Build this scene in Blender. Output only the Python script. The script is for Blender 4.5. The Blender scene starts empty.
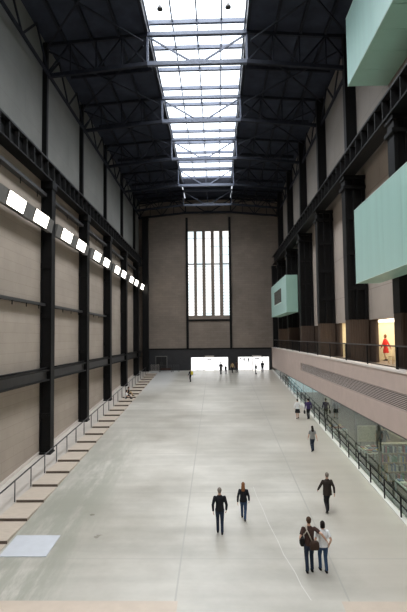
import bpy, bmesh, math, random
from mathutils import Vector, Matrix
random.seed(7)
SC = bpy.context.scene
COL = SC.collection
PI = math.pi
SLOPE = 0.062                      # the ramp rises away from the bridge
def gz(y): return SLOPE * y        # ramp height under a point
BAYS = [30.84, 39.50, 48.16, 56.82, 65.48]   # column grid along the hall
YEND = 70.5                        # end wall
YNEAR = -14.0                      # hall behind the bridge

# ------------------------------------------------------------------ materials
MATS = {}
def nd(nt, t, **kw):
    n = nt.nodes.new(t)
    for k, v in kw.items():
        if k in n.inputs: n.inputs[k].default_value = v
        else: setattr(n, k, v)
    return n
def mat(name, col, rough=0.6, noise=0.12, scale=3.0, metal=0.0, spec=0.5, stretch=(1, 1, 1), bump=0.0, coat=0.0):
    m = bpy.data.materials.new(name); m.use_nodes = True
    nt = m.node_tree; b = nt.nodes['Principled BSDF']
    b.inputs['Roughness'].default_value = rough; b.inputs['Metallic'].default_value = metal
    b.inputs['Specular IOR Level'].default_value = spec
    tc = nd(nt, 'ShaderNodeTexCoord'); mp = nd(nt, 'ShaderNodeMapping')
    mp.inputs['Scale'].default_value = stretch
    nt.links.new(tc.outputs['Object'], mp.inputs['Vector'])
    n = nd(nt, 'ShaderNodeTexNoise', Scale=scale, Detail=5.0, Roughness=0.6)
    nt.links.new(mp.outputs['Vector'], n.inputs['Vector'])
    r = nd(nt, 'ShaderNodeMapRange'); r.inputs['From Min'].default_value = .3; r.inputs['From Max'].default_value = .7
    r.inputs['To Min'].default_value = 1 - noise; r.inputs['To Max'].default_value = 1 + noise
    nt.links.new(n.outputs['Fac'], r.inputs['Value'])
    mx = nd(nt, 'ShaderNodeVectorMath', operation='SCALE'); mx.inputs[0].default_value = col
    nt.links.new(r.outputs['Result'], mx.inputs['Scale']); nt.links.new(mx.outputs['Vector'], b.inputs['Base Color'])
    if bump:
        bp = nd(nt, 'ShaderNodeBump', Strength=bump, Distance=.02)
        nt.links.new(n.outputs['Fac'], bp.inputs['Height']); nt.links.new(bp.outputs['Normal'], b.inputs['Normal'])
    MATS[name] = m
    return m
def emis(name, col, strength):
    m = bpy.data.materials.new(name); m.use_nodes = True
    nt = m.node_tree; b = nt.nodes['Principled BSDF']
    b.inputs['Base Color'].default_value = (.8, .8, .8, 1)
    b.inputs['Emission Color'].default_value = (*col, 1); b.inputs['Emission Strength'].default_value = strength
    MATS[name] = m
    return m
def brickwall(name, c1, c2, mortar, axis, bw=1.2, bh=.45, ms=.012, noise=.10):
    """painted masonry / panel wall: faint courses with soft stains; axis = which coordinate runs along the wall"""
    m = mat(name, c1, .8, noise, .35, spec=.2)
    nt = m.node_tree; b = nt.nodes['Principled BSDF']
    tc = nd(nt, 'ShaderNodeTexCoord'); sp = nd(nt, 'ShaderNodeSeparateXYZ'); cb = nd(nt, 'ShaderNodeCombineXYZ')
    nt.links.new(tc.outputs['Object'], sp.inputs[0])
    nt.links.new(sp.outputs[axis], cb.inputs[0]); nt.links.new(sp.outputs['Z'], cb.inputs[1])
    br = nd(nt, 'ShaderNodeTexBrick', Scale=1.0)
    br.inputs['Color1'].default_value = (*c1, 1); br.inputs['Color2'].default_value = (*c2, 1)
    br.inputs['Mortar'].default_value = (*mortar, 1); br.inputs['Mortar Size'].default_value = ms
    br.inputs['Brick Width'].default_value = bw; br.inputs['Row Height'].default_value = bh
    nt.links.new(cb.outputs[0], br.inputs['Vector'])
    vm = [n for n in nt.nodes if n.type == 'VECT_MATH'][0]
    nt.links.new(br.outputs['Color'], vm.inputs[0])
    return m
def clear(name, tint, ior=1.5, rough=0.0):
    m = bpy.data.materials.new(name); m.use_nodes = True
    nt = m.node_tree; nt.nodes.remove(nt.nodes['Principled BSDF']); out = nt.nodes['Material Output']
    f = nd(nt, 'ShaderNodeFresnel'); geo = nd(nt, 'ShaderNodeNewGeometry'); io = nd(nt, 'ShaderNodeMapRange')
    io.inputs['To Min'].default_value = ior; io.inputs['To Max'].default_value = 1/ior      # same reflection from either face of the sheet
    nt.links.new(geo.outputs['Backfacing'], io.inputs['Value']); nt.links.new(io.outputs[0], f.inputs['IOR']); t = nd(nt, 'ShaderNodeBsdfTransparent'); g = nd(nt, 'ShaderNodeBsdfGlossy', Roughness=rough)
    t.inputs['Color'].default_value = (*tint, 1); x = nd(nt, 'ShaderNodeMixShader')
    nt.links.new(f.outputs[0], x.inputs[0]); nt.links.new(t.outputs[0], x.inputs[1]); nt.links.new(g.outputs[0], x.inputs[2])
    nt.links.new(x.outputs[0], out.inputs['Surface'])
    MATS[name] = m
    return m

def floor_material():
    m = bpy.data.materials.new('ramp_concrete'); m.use_nodes = True
    nt = m.node_tree; b = nt.nodes['Principled BSDF']; L = nt.links.new
    b.inputs['Specular IOR Level'].default_value = .5
    tc = nd(nt, 'ShaderNodeTexCoord'); sp = nd(nt, 'ShaderNodeSeparateXYZ'); L(tc.outputs['Object'], sp.inputs[0])
    n1 = nd(nt, 'ShaderNodeTexNoise', Scale=.22, Detail=6.0, Roughness=.62); L(tc.outputs['Object'], n1.inputs['Vector'])
    r1 = nd(nt, 'ShaderNodeValToRGB'); L(n1.outputs['Fac'], r1.inputs[0])
    e = r1.color_ramp.elements; e[0].position = .3; e[0].color = (.345, .325, .28, 1); e[1].position = .66; e[1].color = (.535, .512, .46, 1)
    # trowel bands across the ramp
    mp = nd(nt, 'ShaderNodeMapping'); mp.inputs['Scale'].default_value = (.12, 1.1, 1); L(tc.outputs['Object'], mp.inputs['Vector'])
    n2 = nd(nt, 'ShaderNodeTexNoise', Scale=1.2, Detail=4.0); L(mp.outputs[0], n2.inputs['Vector'])
    r2 = nd(nt, 'ShaderNodeMapRange'); r2.inputs['From Min'].default_value = .3; r2.inputs['From Max'].default_value = .7
    r2.inputs['To Min'].default_value = .90; r2.inputs['To Max'].default_value = 1.07; L(n2.outputs['Fac'], r2.inputs['Value'])
    m1 = nd(nt, 'ShaderNodeVectorMath', operation='SCALE'); L(r1.outputs['Color'], m1.inputs[0]); L(r2.outputs[0], m1.inputs['Scale'])
    cur = m1.outputs['Vector']
    def mixto(colour, facsock, base):
        x = nd(nt, 'ShaderNodeMix', data_type='RGBA'); L(facsock, x.inputs['Factor']); L(base, x.inputs['A']); x.inputs['B'].default_value = (*colour, 1)
        return x.outputs['Result']
    def math_(op, a, bb, c=None):
        x = nd(nt, 'ShaderNodeMath', operation=op)
        for i, v in enumerate((a, bb, c)):
            if v is None: continue
            if isinstance(v, (int, float)): x.inputs[i].default_value = v
            else: L(v, x.inputs[i])
        return x.outputs[0]
    def sstep(sock, a, bb):
        x = nd(nt, 'ShaderNodeMapRange', interpolation_type='SMOOTHSTEP'); L(sock, x.inputs['Value'])
        x.inputs['From Min'].default_value = a; x.inputs['From Max'].default_value = bb
        return x.outputs[0]
    X, Y = sp.outputs['X'], sp.outputs['Y']
    # worn greenish wheel-mark lane along the steps
    mp3 = nd(nt, 'ShaderNodeMapping'); mp3.inputs['Scale'].default_value = (2.0, .35, 1); L(tc.outputs['Object'], mp3.inputs['Vector'])
    n3 = nd(nt, 'ShaderNodeTexNoise', Scale=.9, Detail=6.0, Roughness=.7); L(mp3.outputs[0], n3.inputs['Vector'])
    lane = math_('MULTIPLY', sstep(X, -4.2, -6.2), sstep(Y, 46, 22))
    worn = math_('MULTIPLY', math_('MULTIPLY', lane, sstep(n3.outputs['Fac'], .33, .58)), .72)
    cur = mixto((.27, .275, .225), worn, cur)
    # browner right-hand lane
    cur = mixto((.44, .395, .33), math_('MULTIPLY', sstep(X, 3.2, 6.5), .6), cur)
    # pale floor sheen near the top on the left, put into the colour
    cur = mixto((.58, .585, .58), math_('MULTIPLY', math_('MULTIPLY', sstep(X, -4.8, -6.2), sstep(Y, 50, 62)), .7), cur)
    # casting joints
    def line(coord, pos, w):
        d = math_('ABSOLUTE', math_('SUBTRACT', coord, pos), None)
        return math_('LESS_THAN', d, w)
    for p in (-1.38, 3.9): cur = mixto((.33, .32, .29), math_('MULTIPLY', line(X, p, .03), .6), cur)
    for p in (18.3, 24.6, 31.0, 37.5, 44.0, 50.6, 57.2, 63.6): cur = mixto((.33, .32, .29), math_('MULTIPLY', line(Y, p, .035), .42), cur)
    L(cur, b.inputs['Base Color'])
    rr = nd(nt, 'ShaderNodeMapRange'); L(n1.outputs['Fac'], rr.inputs['Value']); rr.inputs['From Min'].default_value = .3; rr.inputs['From Max'].default_value = .7
    rr.inputs['To Min'].default_value = .27; rr.inputs['To Max'].default_value = .42; L(rr.outputs[0], b.inputs['Roughness'])
    bp = nd(nt, 'ShaderNodeBump', Strength=.06, Distance=.02); L(n2.outputs['Fac'], bp.inputs['Height']); L(bp.outputs[0], b.inputs['Normal'])
    MATS['ramp'] = m
floor_material()
mat('tan_floor', (.52, .435, .355), .5, .05, 2)
mat('crack', (.62, .605, .57), .6, .05)
mat('black_steel', (.0062, .006, .006), .55, .25, 4, spec=.2)
mat('roof_steel', (.017, .019, .027), .7, .25, 4, spec=.15)
mat('skylight_steel', (.085, .10, .14), .5, .15, 4)
mat('roof_deck', (.033, .039, .057), .8, .3, .8, spec=.15)  # bluish haze under the roof is mixed into this deck colour
mat('grey_steel', (.04, .039, .039), .5, .2, 3)
mat('panel_grey', (.15, .145, .135), .6, .1)
mat('flange', (.014, .0135, .0135), .5, .25, 3, spec=.3)
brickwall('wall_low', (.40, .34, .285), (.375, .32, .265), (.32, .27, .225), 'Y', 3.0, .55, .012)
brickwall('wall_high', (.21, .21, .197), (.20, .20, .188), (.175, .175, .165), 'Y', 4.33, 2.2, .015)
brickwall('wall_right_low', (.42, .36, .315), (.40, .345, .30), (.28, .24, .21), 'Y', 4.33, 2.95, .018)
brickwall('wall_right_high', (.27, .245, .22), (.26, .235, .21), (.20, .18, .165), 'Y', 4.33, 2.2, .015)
brickwall('wall_end', (.255, .212, .178), (.23, .19, .158), (.19, .16, .135), 'X', .9, .3, .012, .14)
mat('near_wall', (.3, .27, .24), .8)
mat('dark_band', (.022, .022, .025), .55, .2, 2)
mat('fascia', (.50, .40, .355), .7, .05, 1.2, spec=.25)
mat('coping', (.66, .60, .55), .6, .05)
mat('grille_slat', (.55, .47, .43), .6, .05)
mat('dark', (.008, .008, .008), .7, .2)
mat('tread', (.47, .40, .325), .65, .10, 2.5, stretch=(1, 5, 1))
mat('riser', (.10, .075, .058), .7, .15)  # shade on the step fronts is put into this dark brown
mat('strip', (.46, .42, .375), .7, .08, 1.5)
mat('board', (.52, .54, .575), .5, .04)
mat('kerb', (.66, .65, .61), .6, .05)
mat('brown_slat', (.085, .055, .038), .6, .25, 3, stretch=(8, 8, .6))
mat('gallery_floor', (.25, .20, .16), .4, .15)
mat('cream_wall', (.74, .67, .47), .8, .06)
mat('shop_wall', (.24, .20, .15), .8, .1)
mat('shop_floor', (.11, .085, .06), .5, .2)
mat('wood', (.42, .27, .14), .5, .2, 4, stretch=(1, 1, 6))
mat('pale_wood', (.62, .48, .30), .5, .15, 4)
mat('white_paint', (.82, .81, .78), .5, .04)
mat('poster', (.62, .58, .40), .6, .22, 14)
mat('poster_frame', (.72, .62, .48), .5, .05)
mat('teal', (.36, .56, .51), .34, .05, .5, stretch=(1, 4, .2))
mat('teal_under', (.36, .57, .47), .45, .05, .6)
mat('teal_edge', (.60, .76, .70), .4, .04)
mat('window_dark', (.05, .065, .06), .15, .1)
mat('skin', (.55, .33, .23), .5, .06, 12)
mat('eye', (.03, .025, .02), .2, 0)
mat('lip', (.42, .17, .14), .4, 0)
clear('glass', (.70, .82, .80), 1.52)
emis('lamp_white', (1, .93, .82), 6.0)
emis('door_light', (1, 1, 1), 1.5)
emis('gallery_strip', (1, .88, .68), 5.0)
emis('shop_strip', (1, .84, .62), 14.0)
def pane_mat(name, col, e, tint):
    """lit glazing: lets the sky through and glows with it"""
    m = bpy.data.materials.new(name); m.use_nodes = True
    nt = m.node_tree; nt.nodes.remove(nt.nodes['Principled BSDF']); out = nt.nodes['Material Output']
    t = nd(nt, 'ShaderNodeBsdfTransparent'); t.inputs['Color'].default_value = (*tint, 1)
    em = nd(nt, 'ShaderNodeEmission', Strength=e); em.inputs['Color'].default_value = (*col, 1)
    a = nd(nt, 'ShaderNodeAddShader'); nt.links.new(t.outputs[0], a.inputs[0]); nt.links.new(em.outputs[0], a.inputs[1])
    nt.links.new(a.outputs[0], out.inputs['Surface']); MATS[name] = m
pane_mat('sky_pane', (.90, .95, 1.0), 1.25, (.9, .92, .95))
def window_pane():
    m = bpy.data.materials.new('window_pane'); m.use_nodes = True
    nt = m.node_tree; b = nt.nodes['Principled BSDF']; L = nt.links.new
    b.inputs['Base Color'].default_value = (.5, .5, .5, 1); b.inputs['Roughness'].default_value = .2
    tc = nd(nt, 'ShaderNodeTexCoord'); n = nd(nt, 'ShaderNodeTexNoise', Scale=.35, Detail=3.0); L(tc.outputs['Object'], n.inputs['Vector'])
    r = nd(nt, 'ShaderNodeValToRGB'); L(n.outputs['Fac'], r.inputs[0])
    e = r.color_ramp.elements; e[0].position = .40; e[0].color = (.74, .87, .91, 1); e[1].position = .56; e[1].color = (1, .98, .96, 1)
    L(r.outputs[0], b.inputs['Emission Color']); b.inputs['Emission Strength'].default_value = 1.25
    MATS['window_pane'] = m
window_pane()
def cloth(name, c, rough=.85, noise=.12): return mat(name, c, rough, noise, 20, spec=.2)
for n_, c_ in dict(black_cloth=(.012, .013, .015), navy_denim=(.022, .032, .055), blue_denim=(.035, .065, .125), brown_cloth=(.055, .030, .024), coat_brown=(.032, .024, .020),
                   dark_trouser=(.018, .018, .022), white_cloth=(.72, .72, .72), grey_cloth=(.26, .26, .25), purple_cloth=(.055, .035, .11), red_cloth=(.62, .035, .03),
                   yellow_cloth=(.62, .50, .06), olive_cloth=(.10, .10, .07), tan_cloth=(.42, .30, .16), shoe_dark=(.012, .010, .010), hair_dark=(.014, .010, .008),
                   hair_brown=(.06, .034, .020), hair_auburn=(.20, .085, .035), hair_grey=(.20, .17, .145), bag_black=(.012, .011, .011), bag_brown=(.05, .03, .022), strap_pale=(.5, .45, .38)).items():
    cloth(n_, c_)

# ------------------------------------------------------------------ mesh helpers
class MB:
    def __init__(s): s.bm = bmesh.new(); s.mi = 0
    def _new(s, fs):
        for f in fs: f.material_index = s.mi
    def box(s, x0, x1, y0, y1, z0, z1):
        v = [s.bm.verts.new((x, y, z)) for z in (z0, z1) for y in (y0, y1) for x in (x0, x1)]
        s._new([s.bm.faces.new([v[i] for i in q]) for q in ((0, 2, 3, 1), (4, 5, 7, 6), (0, 1, 5, 4), (2, 6, 7, 3), (0, 4, 6, 2), (1, 3, 7, 5))])
        return s
    def hexa(s, p):            # eight corners: bottom ring 0-3 (ccw from above), top ring 4-7
        v = [s.bm.verts.new(q) for q in p]
        s._new([s.bm.faces.new([v[i] for i in q]) for q in ((3, 2, 1, 0), (4, 5, 6, 7), (0, 1, 5, 4), (1, 2, 6, 5), (2, 3, 7, 6), (3, 0, 4, 7))])
        return s
    def slab(s, x0, x1, y0, y1, up0, up1, base=None):      # block lying on the ramp
        b0, b1 = (gz(y0), gz(y1)) if base is None else base
        return s.hexa([(x0, y0, b0 + up0), (x1, y0, b0 + up0), (x1, y1, b1 + up0), (x0, y1, b1 + up0),
                       (x0, y0, b0 + up1), (x1, y0, b0 + up1), (x1, y1, b1 + up1), (x0, y1, b1 + up1)])
    def bar(s, a, b, w, h=None):
        a, b = Vector(a), Vector(b); h = h or w
        d = (b - a).normalized(); up = Vector((0, 0, 1)) if abs(d.z) < .95 else Vector((0, 1, 0))
        x = d.cross(up).normalized(); u = x.cross(d).normalized()
        return s.hexa([a - x*w/2 - u*h/2, a + x*w/2 - u*h/2, b + x*w/2 - u*h/2, b - x*w/2 - u*h/2,
                       a - x*w/2 + u*h/2, a + x*w/2 + u*h/2, b + x*w/2 + u*h/2, b - x*w/2 + u*h/2])
    def rings(s, rings, cap=True):
        vs = [[s.bm.verts.new(p) for p in r] for r in rings]; n = len(vs[0]); fs = []
        for a, b in zip(vs, vs[1:]):
            for i in range(n): fs.append(s.bm.faces.new((a[i], a[(i+1) % n], b[(i+1) % n], b[i])))
        if cap: fs.append(s.bm.faces.new(vs[0][::-1])); fs.append(s.bm.faces.new(vs[-1]))
        s._new(fs)
        return s
    def tube(s, pts, rad, n=10):
        pts = [Vector(p) for p in pts]; rad = rad if isinstance(rad, (list, tuple)) else [rad] * len(pts)
        d0 = (pts[1] - pts[0]).normalized(); ref = Vector((1, 0, 0)) if abs(d0.x) < .8 else Vector((0, 1, 0)); rr = []
        for i, p in enumerate(pts):
            d = (pts[min(i+1, len(pts)-1)] - pts[max(i-1, 0)]).normalized()
            x = (ref - d * ref.dot(d)).normalized(); y = d.cross(x)
            rr.append([p + (x*math.cos(2*PI*k/n) + y*math.sin(2*PI*k/n)) * rad[i] for k in range(n)])
        return s.rings(rr)
    def loft(s, secs, n=20):   # (cx, cy, z, rx, ry)
        return s.rings([[Vector((c[0] + c[3]*math.cos(2*PI*k/n), c[1] + c[4]*math.sin(2*PI*k/n), c[2])) for k in range(n)] for c in secs])
    def ball(s, c, r, n=14, m=9, rot=None):
        r = r if isinstance(r, (list, tuple)) else (r, r, r); rr = []
        for j in range(m):
            t = -PI/2 + PI*(j + .02 if j == 0 else (j - .02 if j == m-1 else j))/(m-1)
            ring = [Vector((r[0]*math.cos(t)*math.cos(2*PI*k/n), r[1]*math.cos(t)*math.sin(2*PI*k/n), r[2]*math.sin(t))) for k in range(n)]
            rr.append([Vector(c) + ((rot @ p) if rot else p) for p in ring])
        return s.rings(rr)
    def build(s, name, m, parent=None, smooth=False, bevel=0, **tags):
        bmesh.ops.recalc_face_normals(s.bm, faces=s.bm.faces)
        me = bpy.data.meshes.new(name); s.bm.to_mesh(me); s.bm.free()
        for q in (m if isinstance(m, (list, tuple)) else [m]): me.materials.append(MATS[q])
        if smooth:
            for p in me.polygons: p.use_smooth = True
        o = bpy.data.objects.new(name, me); COL.objects.link(o)
        if parent: o.parent = parent
        if bevel:
            md = o.modifiers.new('Bevel', 'BEVEL'); md.width = bevel; md.segments = 2; md.limit_method = 'ANGLE'
        return o
def tag(o, label=None, cat=None, group=None, kind=None):
    for k, v in (('label', label), ('category', cat), ('group', group), ('kind', kind)):
        if v: o[k] = v
    return o
def thing(name, label, cat, loc=(0, 0, 0), group=None, rz=0):
    o = bpy.data.objects.new(name, None); COL.objects.link(o); o.location = loc; o.rotation_euler = (0, 0, rz)
    o.empty_display_size = .2
    return tag(o, label, cat, group)
def struct(o, label, cat): return tag(o, label, cat, None, 'structure')
ORD = ['nearest', 'second', 'third', 'fourth', 'fifth', 'sixth', 'seventh', 'eighth', 'ninth', 'tenth', 'eleventh', 'twelfth']

# ------------------------------------------------------------------ the hall's shell
fl = MB()
fl.slab(-11.2, 7.8, 15.75, YEND + .2, -.4, 0)
fl.mi = 1; fl.slab(-11.2, -1.3, YNEAR, 15.75, -.4, 0); fl.slab(3.66, 7.8, YNEAR, 15.75, -.4, 0)
fl.mi = 0; fl.slab(-1.3, 3.66, YNEAR, 15.75, -.4, 0)
struct(fl.build('floor', ['ramp', 'tan_floor']), 'pale grey concrete ramp with tan strips at its near end', 'floor')
c = MB()
cr = [(1.70, 25.3), (1.78, 24.0), (1.92, 22.6), (2.02, 21.2), (2.22, 19.6), (2.30, 18.6), (2.52, 17.4), (2.60, 16.6), (2.76, 15.8)]
for (xa, ya), (xb, yb) in zip(cr, cr[1:]):
    c.hexa([(xa-.011, ya, gz(ya)), (xa+.011, ya, gz(ya)), (xb+.011, yb, gz(yb)), (xb-.011, yb, gz(yb)),
            (xa-.011, ya, gz(ya)+.004), (xa+.011, ya, gz(ya)+.004), (xb+.011, yb, gz(yb)+.004), (xb-.011, yb, gz(yb)+.004)])
struct(c.build('trim_1', 'crack'), 'pale filled crack wandering down the middle of the ramp', 'floor seam')

w = MB()
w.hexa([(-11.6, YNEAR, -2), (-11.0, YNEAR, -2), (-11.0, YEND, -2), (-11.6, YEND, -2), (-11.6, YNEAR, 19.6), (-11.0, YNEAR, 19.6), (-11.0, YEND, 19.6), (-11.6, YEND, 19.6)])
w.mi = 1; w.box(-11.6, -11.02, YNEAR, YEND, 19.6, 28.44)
struct(w.build('wall_left', ['wall_low', 'wall_high']), 'tall left wall, warm grey below and dark grey above the girder', 'wall')
w = MB(); w.slab(-11.0, -10.97, YNEAR, YEND, 0, .22)
struct(w.build('baseboard_left', 'coping'), 'pale sloping skirting at the foot of the left wall', 'baseboard')
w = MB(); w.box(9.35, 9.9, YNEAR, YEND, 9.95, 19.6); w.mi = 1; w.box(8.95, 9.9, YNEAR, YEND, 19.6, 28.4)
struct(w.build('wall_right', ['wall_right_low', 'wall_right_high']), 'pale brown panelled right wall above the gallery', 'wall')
# end wall with its tall window opening (five slots)
SL = [(-3.97, -3.14), (-2.74, -1.96), (-1.52, -.72), (-.27, .48), (.97, 1.82)]
WZ0, WZ1 = 12.05, 24.1
w = MB()
xs = [-11.6]
for a, b in SL: xs += [a, b]
xs += [9.9]
for i in range(0, len(xs), 2): w.box(xs[i], xs[i+1], YEND, YEND + .6, WZ0, WZ1)
w.box(-11.6, 9.9, YEND, YEND + .6, WZ1, 28.9); w.box(-11.6, 9.9, YEND, YEND + .6, 2, WZ0)
struct(w.build('wall_end', 'wall_end'), 'brown brick end wall around the tall slotted window', 'wall')
w = MB(); w.box(-11.6, 14.6, YNEAR - .5, YNEAR, -2, 31)  # added unseen wall: closes the hall so world light stays out
struct(w.build('wall_near_blocker', 'near_wall'), 'plain added wall behind the viewpoint keeping outside light out', 'wall')
# roof: dark deck each side of the skylight well, well upstands
SX0, SX1, SY0, SY1, SZ = -4.25, 2.15, YNEAR, 63.5, 29.6
w = MB()
for xa, za, xb, zb in ((-11.6, 28.4, SX0 - .2, 28.9), (SX1 + .2, 28.9, 9.9, 28.4)):
    w.hexa([(xa, YNEAR, za), (xb, YNEAR, zb), (xb, YEND + .6, zb), (xa, YEND + .6, za), (xa, YNEAR, za + .3), (xb, YNEAR, zb + .3), (xb, YEND + .6, zb + .3), (xa, YEND + .6, za + .3)])
w.box(SX0, SX1, SY1 + .2, YEND + .6, 28.9, 29.2)
struct(w.build('ceiling', 'roof_deck'), 'dark roof deck on both sides of the skylight', 'ceiling')
w = MB()
w.box(SX0 - .2, SX0, SY0, SY1, 28.75, SZ + .1); w.box(SX1, SX1 + .2, SY0, SY1, 28.75, SZ + .1); w.box(SX0, SX1, SY1, SY1 + .2, 28.75, SZ + .1)
struct(w.build('trim_2', 'roof_steel'), 'dark upstand around the skylight well', 'trim')
# roof purlins along the hall
for i, x in enumerate((-9.6, -7.9, -6.1, 4.0, 5.6, 7.2)):
    zz = 28.38 + .5*(1 - abs(x + 1.05 + (3.2 if x < 0 else -3.2))/7.1)
    o = MB().box(x - .07, x + .07, YNEAR, YEND, zz - .3, zz - .02).build('purlin', 'roof_steel')
    tag(o, 'dark purlin under the roof deck, %s from the left wall' % ['first', 'second', 'third', 'fourth', 'fifth', 'sixth'][i], 'roof beam', 'purlins under the roof deck')
# cross ribs halfway along each bay
for i, y in enumerate([26.3, 35.17, 43.83, 52.49, 61.15, 67.9]):
    t = thing('cross_rib', 'dark cross rib of the roof midway between trusses, %s from the near end' % ORD[i], 'roof beam', (0, y, 28.2), 'cross ribs of the roof')
    MB().bar((-10.4, 0, -.12), (SX0 - .2, 0, .3), .16, .3).build('rib_arm', 'roof_steel', t)
    MB().bar((SX1 + .2, 0, .3), (8.4, 0, -.12), .16, .3).build('rib_arm', 'roof_steel', t)

# ------------------------------------------------------------------ skylight
sk = thing('skylight', 'long bright glazed skylight running down the middle of the roof', 'skylight', (0, 0, SZ))
rows = []
y = -12.0
while y < SY1 - .2: rows.append(y); y += 8.66 / 3
cols4 = [SX0, SX0 + 1.6, SX0 + 3.2, SX0 + 4.8, SX1]
ys = [SY0] + rows + [SY1]
for ya, yb in zip(ys, ys[1:]):
    o = MB().box(SX0, SX1, ya + .02, yb - .02, .02, .05).build('pane', 'sky_pane', sk)
for x in cols4[1:-1]: MB().box(x - .045, x + .045, SY0, SY1, -.12, .02).build('glazing_bar', 'skylight_steel', sk)
for yy in rows: MB().box(SX0, SX1, yy - .11, yy + .11, -.24, .02).build('cross_bar', 'skylight_steel', sk)
# walkway rails down the two sides of the well
for x in (SX0 + .12, SX1 - .12): MB().box(x - .05, x + .05, SY0, SY1, -.75, -.6).build('side_rail', 'skylight_steel', sk)

# ------------------------------------------------------------------ trusses
def truss(y, k, label, inner='skylight_steel'):
    t = thing('roof_truss', label, 'roof truss', (0, y, 0), 'roof trusses')
    zl, zu, zlw, zuw = 26.65, 28.62, 26.0, 28.1        # at the skylight, at the walls
    XL, XR = -10.95, 8.9
    for a, b, za, zb, ua, ub in ((XL, SX0, zlw, zl, zuw, zu), (SX1, XR, zl, zlw, zu, zuw)):
        MB().bar((a, 0, za), (b, 0, zb), .24).build('bottom_chord', 'roof_steel', t)
        MB().bar((a, 0, ua), (b, 0, ub), .2).build('top_chord', 'roof_steel', t)
        n = 4
        for i in range(n):
            f0, f1 = i/n, (i+1)/n; xa, xb = a + (b-a)*f0, a + (b-a)*f1
            l0, l1, u0, u1 = za + (zb-za)*f0, za + (zb-za)*f1, ua + (ub-ua)*f0, ua + (ub-ua)*f1
            MB().bar((xa, 0, l0 if i % 2 == 0 else u0), (xb, 0, u1 if i % 2 == 0 else l1), .10).build('brace', 'roof_steel', t)
            if i: MB().bar((xa, 0, l0), (xa, 0, u0), .08).build('post', 'roof_steel', t)
    MB().box(SX0, SX1, -.14, .14, zl - .13, zl + .13).build('tie_beam', inner, t)
    MB().box(SX0, SX1, -.14, .14, zu - .12, zu + .12).build('top_beam', inner, t)
    cx = (SX0 + SX1) / 2
    for x in (SX0, SX1):
        MB().bar((x, 0, zl), (x, 0, zu), .13).build('post', inner, t)
        MB().bar((x, 0, zu - .12), (cx + (.4 if x > cx else -.4), 0, zl + .12), .11).build('brace', inner, t)
    MB().bar((cx, 0, zl), (cx, 0, zu), .05).build('hanger', inner, t)
    MB().box(cx - .45, cx + .45, -.05, .05, zl - .1, zl + .26).build('gusset', inner, t)
    return t
for k, y in enumerate(BAYS): truss(y + .35, k, 'dark steel roof truss crossing the skylight, %s from the near end' % ORD[k])
truss(70.0, 5, 'dark steel roof truss against the top of the end wall', 'roof_steel')
# plan bracing: long diagonals under the deck between trusses
for k, (ya, yb) in enumerate(zip([22.2] + BAYS, BAYS + [70.0])):
    t = thing('roof_bracing', 'crossed dark bracing under the roof deck, %s bay from the near end' % ORD[k], 'roof bracing', (0, ya + .35, 27.9), 'roof bracing')
    d = yb - ya
    for a, b in ((-10.8, SX0 - .3), (SX1 + .3, 8.8)):
        MB().bar((a, .2, -.1 if a < -5 else .2), (b, d - .2, .2 if a < -5 else -.1), .09).build('diagonal', 'roof_steel', t)
        MB().bar((b, .2, .1 if a < -5 else -.2), (a, d - .2, -.2 if a < -5 else .1), .09).build('diagonal', 'roof_steel', t)
# wall-head lattice along both side walls
for nm, x, lab in (('left', -10.6, 'left'), ('right', 8.6, 'right')):
    t = thing('wall_head_lattice', 'dark lattice girder running along the top of the %s wall' % lab, 'lattice girder', (x, 0, 25.95))
    MB().box(-.07, .07, YNEAR, 70, -.09, .09).build('bottom_chord', 'roof_steel', t)
    yy = BAYS[0] - 8.66*2
    k = 0
    while yy < 69.5:
        y2 = min(yy + 2.165, 69.9)
        if yy > 16: MB().bar((0, yy, 0 if k % 2 == 0 else 2.0), (0, y2, 2.0 if k % 2 == 0 else 0), .10).build('brace', 'roof_steel', t)
        yy += 2.165; k += 1
# pendant lamps in the skylight
for i, (x, lab) in enumerate(((-2.98, 'left'), (.86, 'right'))):
    t = thing('pendant_lamp', 'small dark lamp hanging under the skylight, %s of the pair' % lab, 'lamp', (x, 27.05, 27.6), 'lamps under the skylight')
    MB().loft([(0, 0, -.14, .16, .16), (0, 0, -.08, .17, .17), (0, 0, .1, .08, .08), (0, 0, .2, .05, .05)], 16).build('lamp_shade', 'grey_steel', t, True)
    MB().tube([(0, 0, .15), (0, 0, SZ - .15 - 27.6)], .015, 6).build('cord', 'grey_steel', t)

# ------------------------------------------------------------------ end wall fittings
win = MB()
for x in (-4.12, 1.97): win.box(x - .16, x + .16, YEND - .35, YEND, 7.4, 26.0)
struct(win.build('trim_3', 'black_steel'), 'dark steel posts on both sides of the slotted window', 'trim')
o = MB().box(-3.96, 1.81, YEND - .12, YEND, 11.25, 11.5).build('trim_4', 'black_steel'); struct(o, 'dark steel rail under the slotted window', 'trim')
for i, (a, b) in enumerate(SL):
    t = thing('window_%d' % (i+1), 'tall bright window slot in the end wall, %s from the left' % ['first', 'second', 'third', 'fourth', 'fifth'][i], 'window', (0, YEND + .25, 0), 'window slots in the end wall')
    t['kind'] = 'structure'
    MB().box(a, b, .02, .05, WZ0, WZ1).build('pane', 'window_pane', t)
    m = MB()
    z = WZ0 + .3
    while z < WZ1: m.box(a, b, -.03, .02, z - .022, z + .022); z += .42 if z < 19.3 else 1.2
    m.build('glazing_bars', 'grey_steel', t)
    MB().box(a, b, -.05, .02, 19.3, 19.42).build('transom', 'grey_steel', t)
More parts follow.
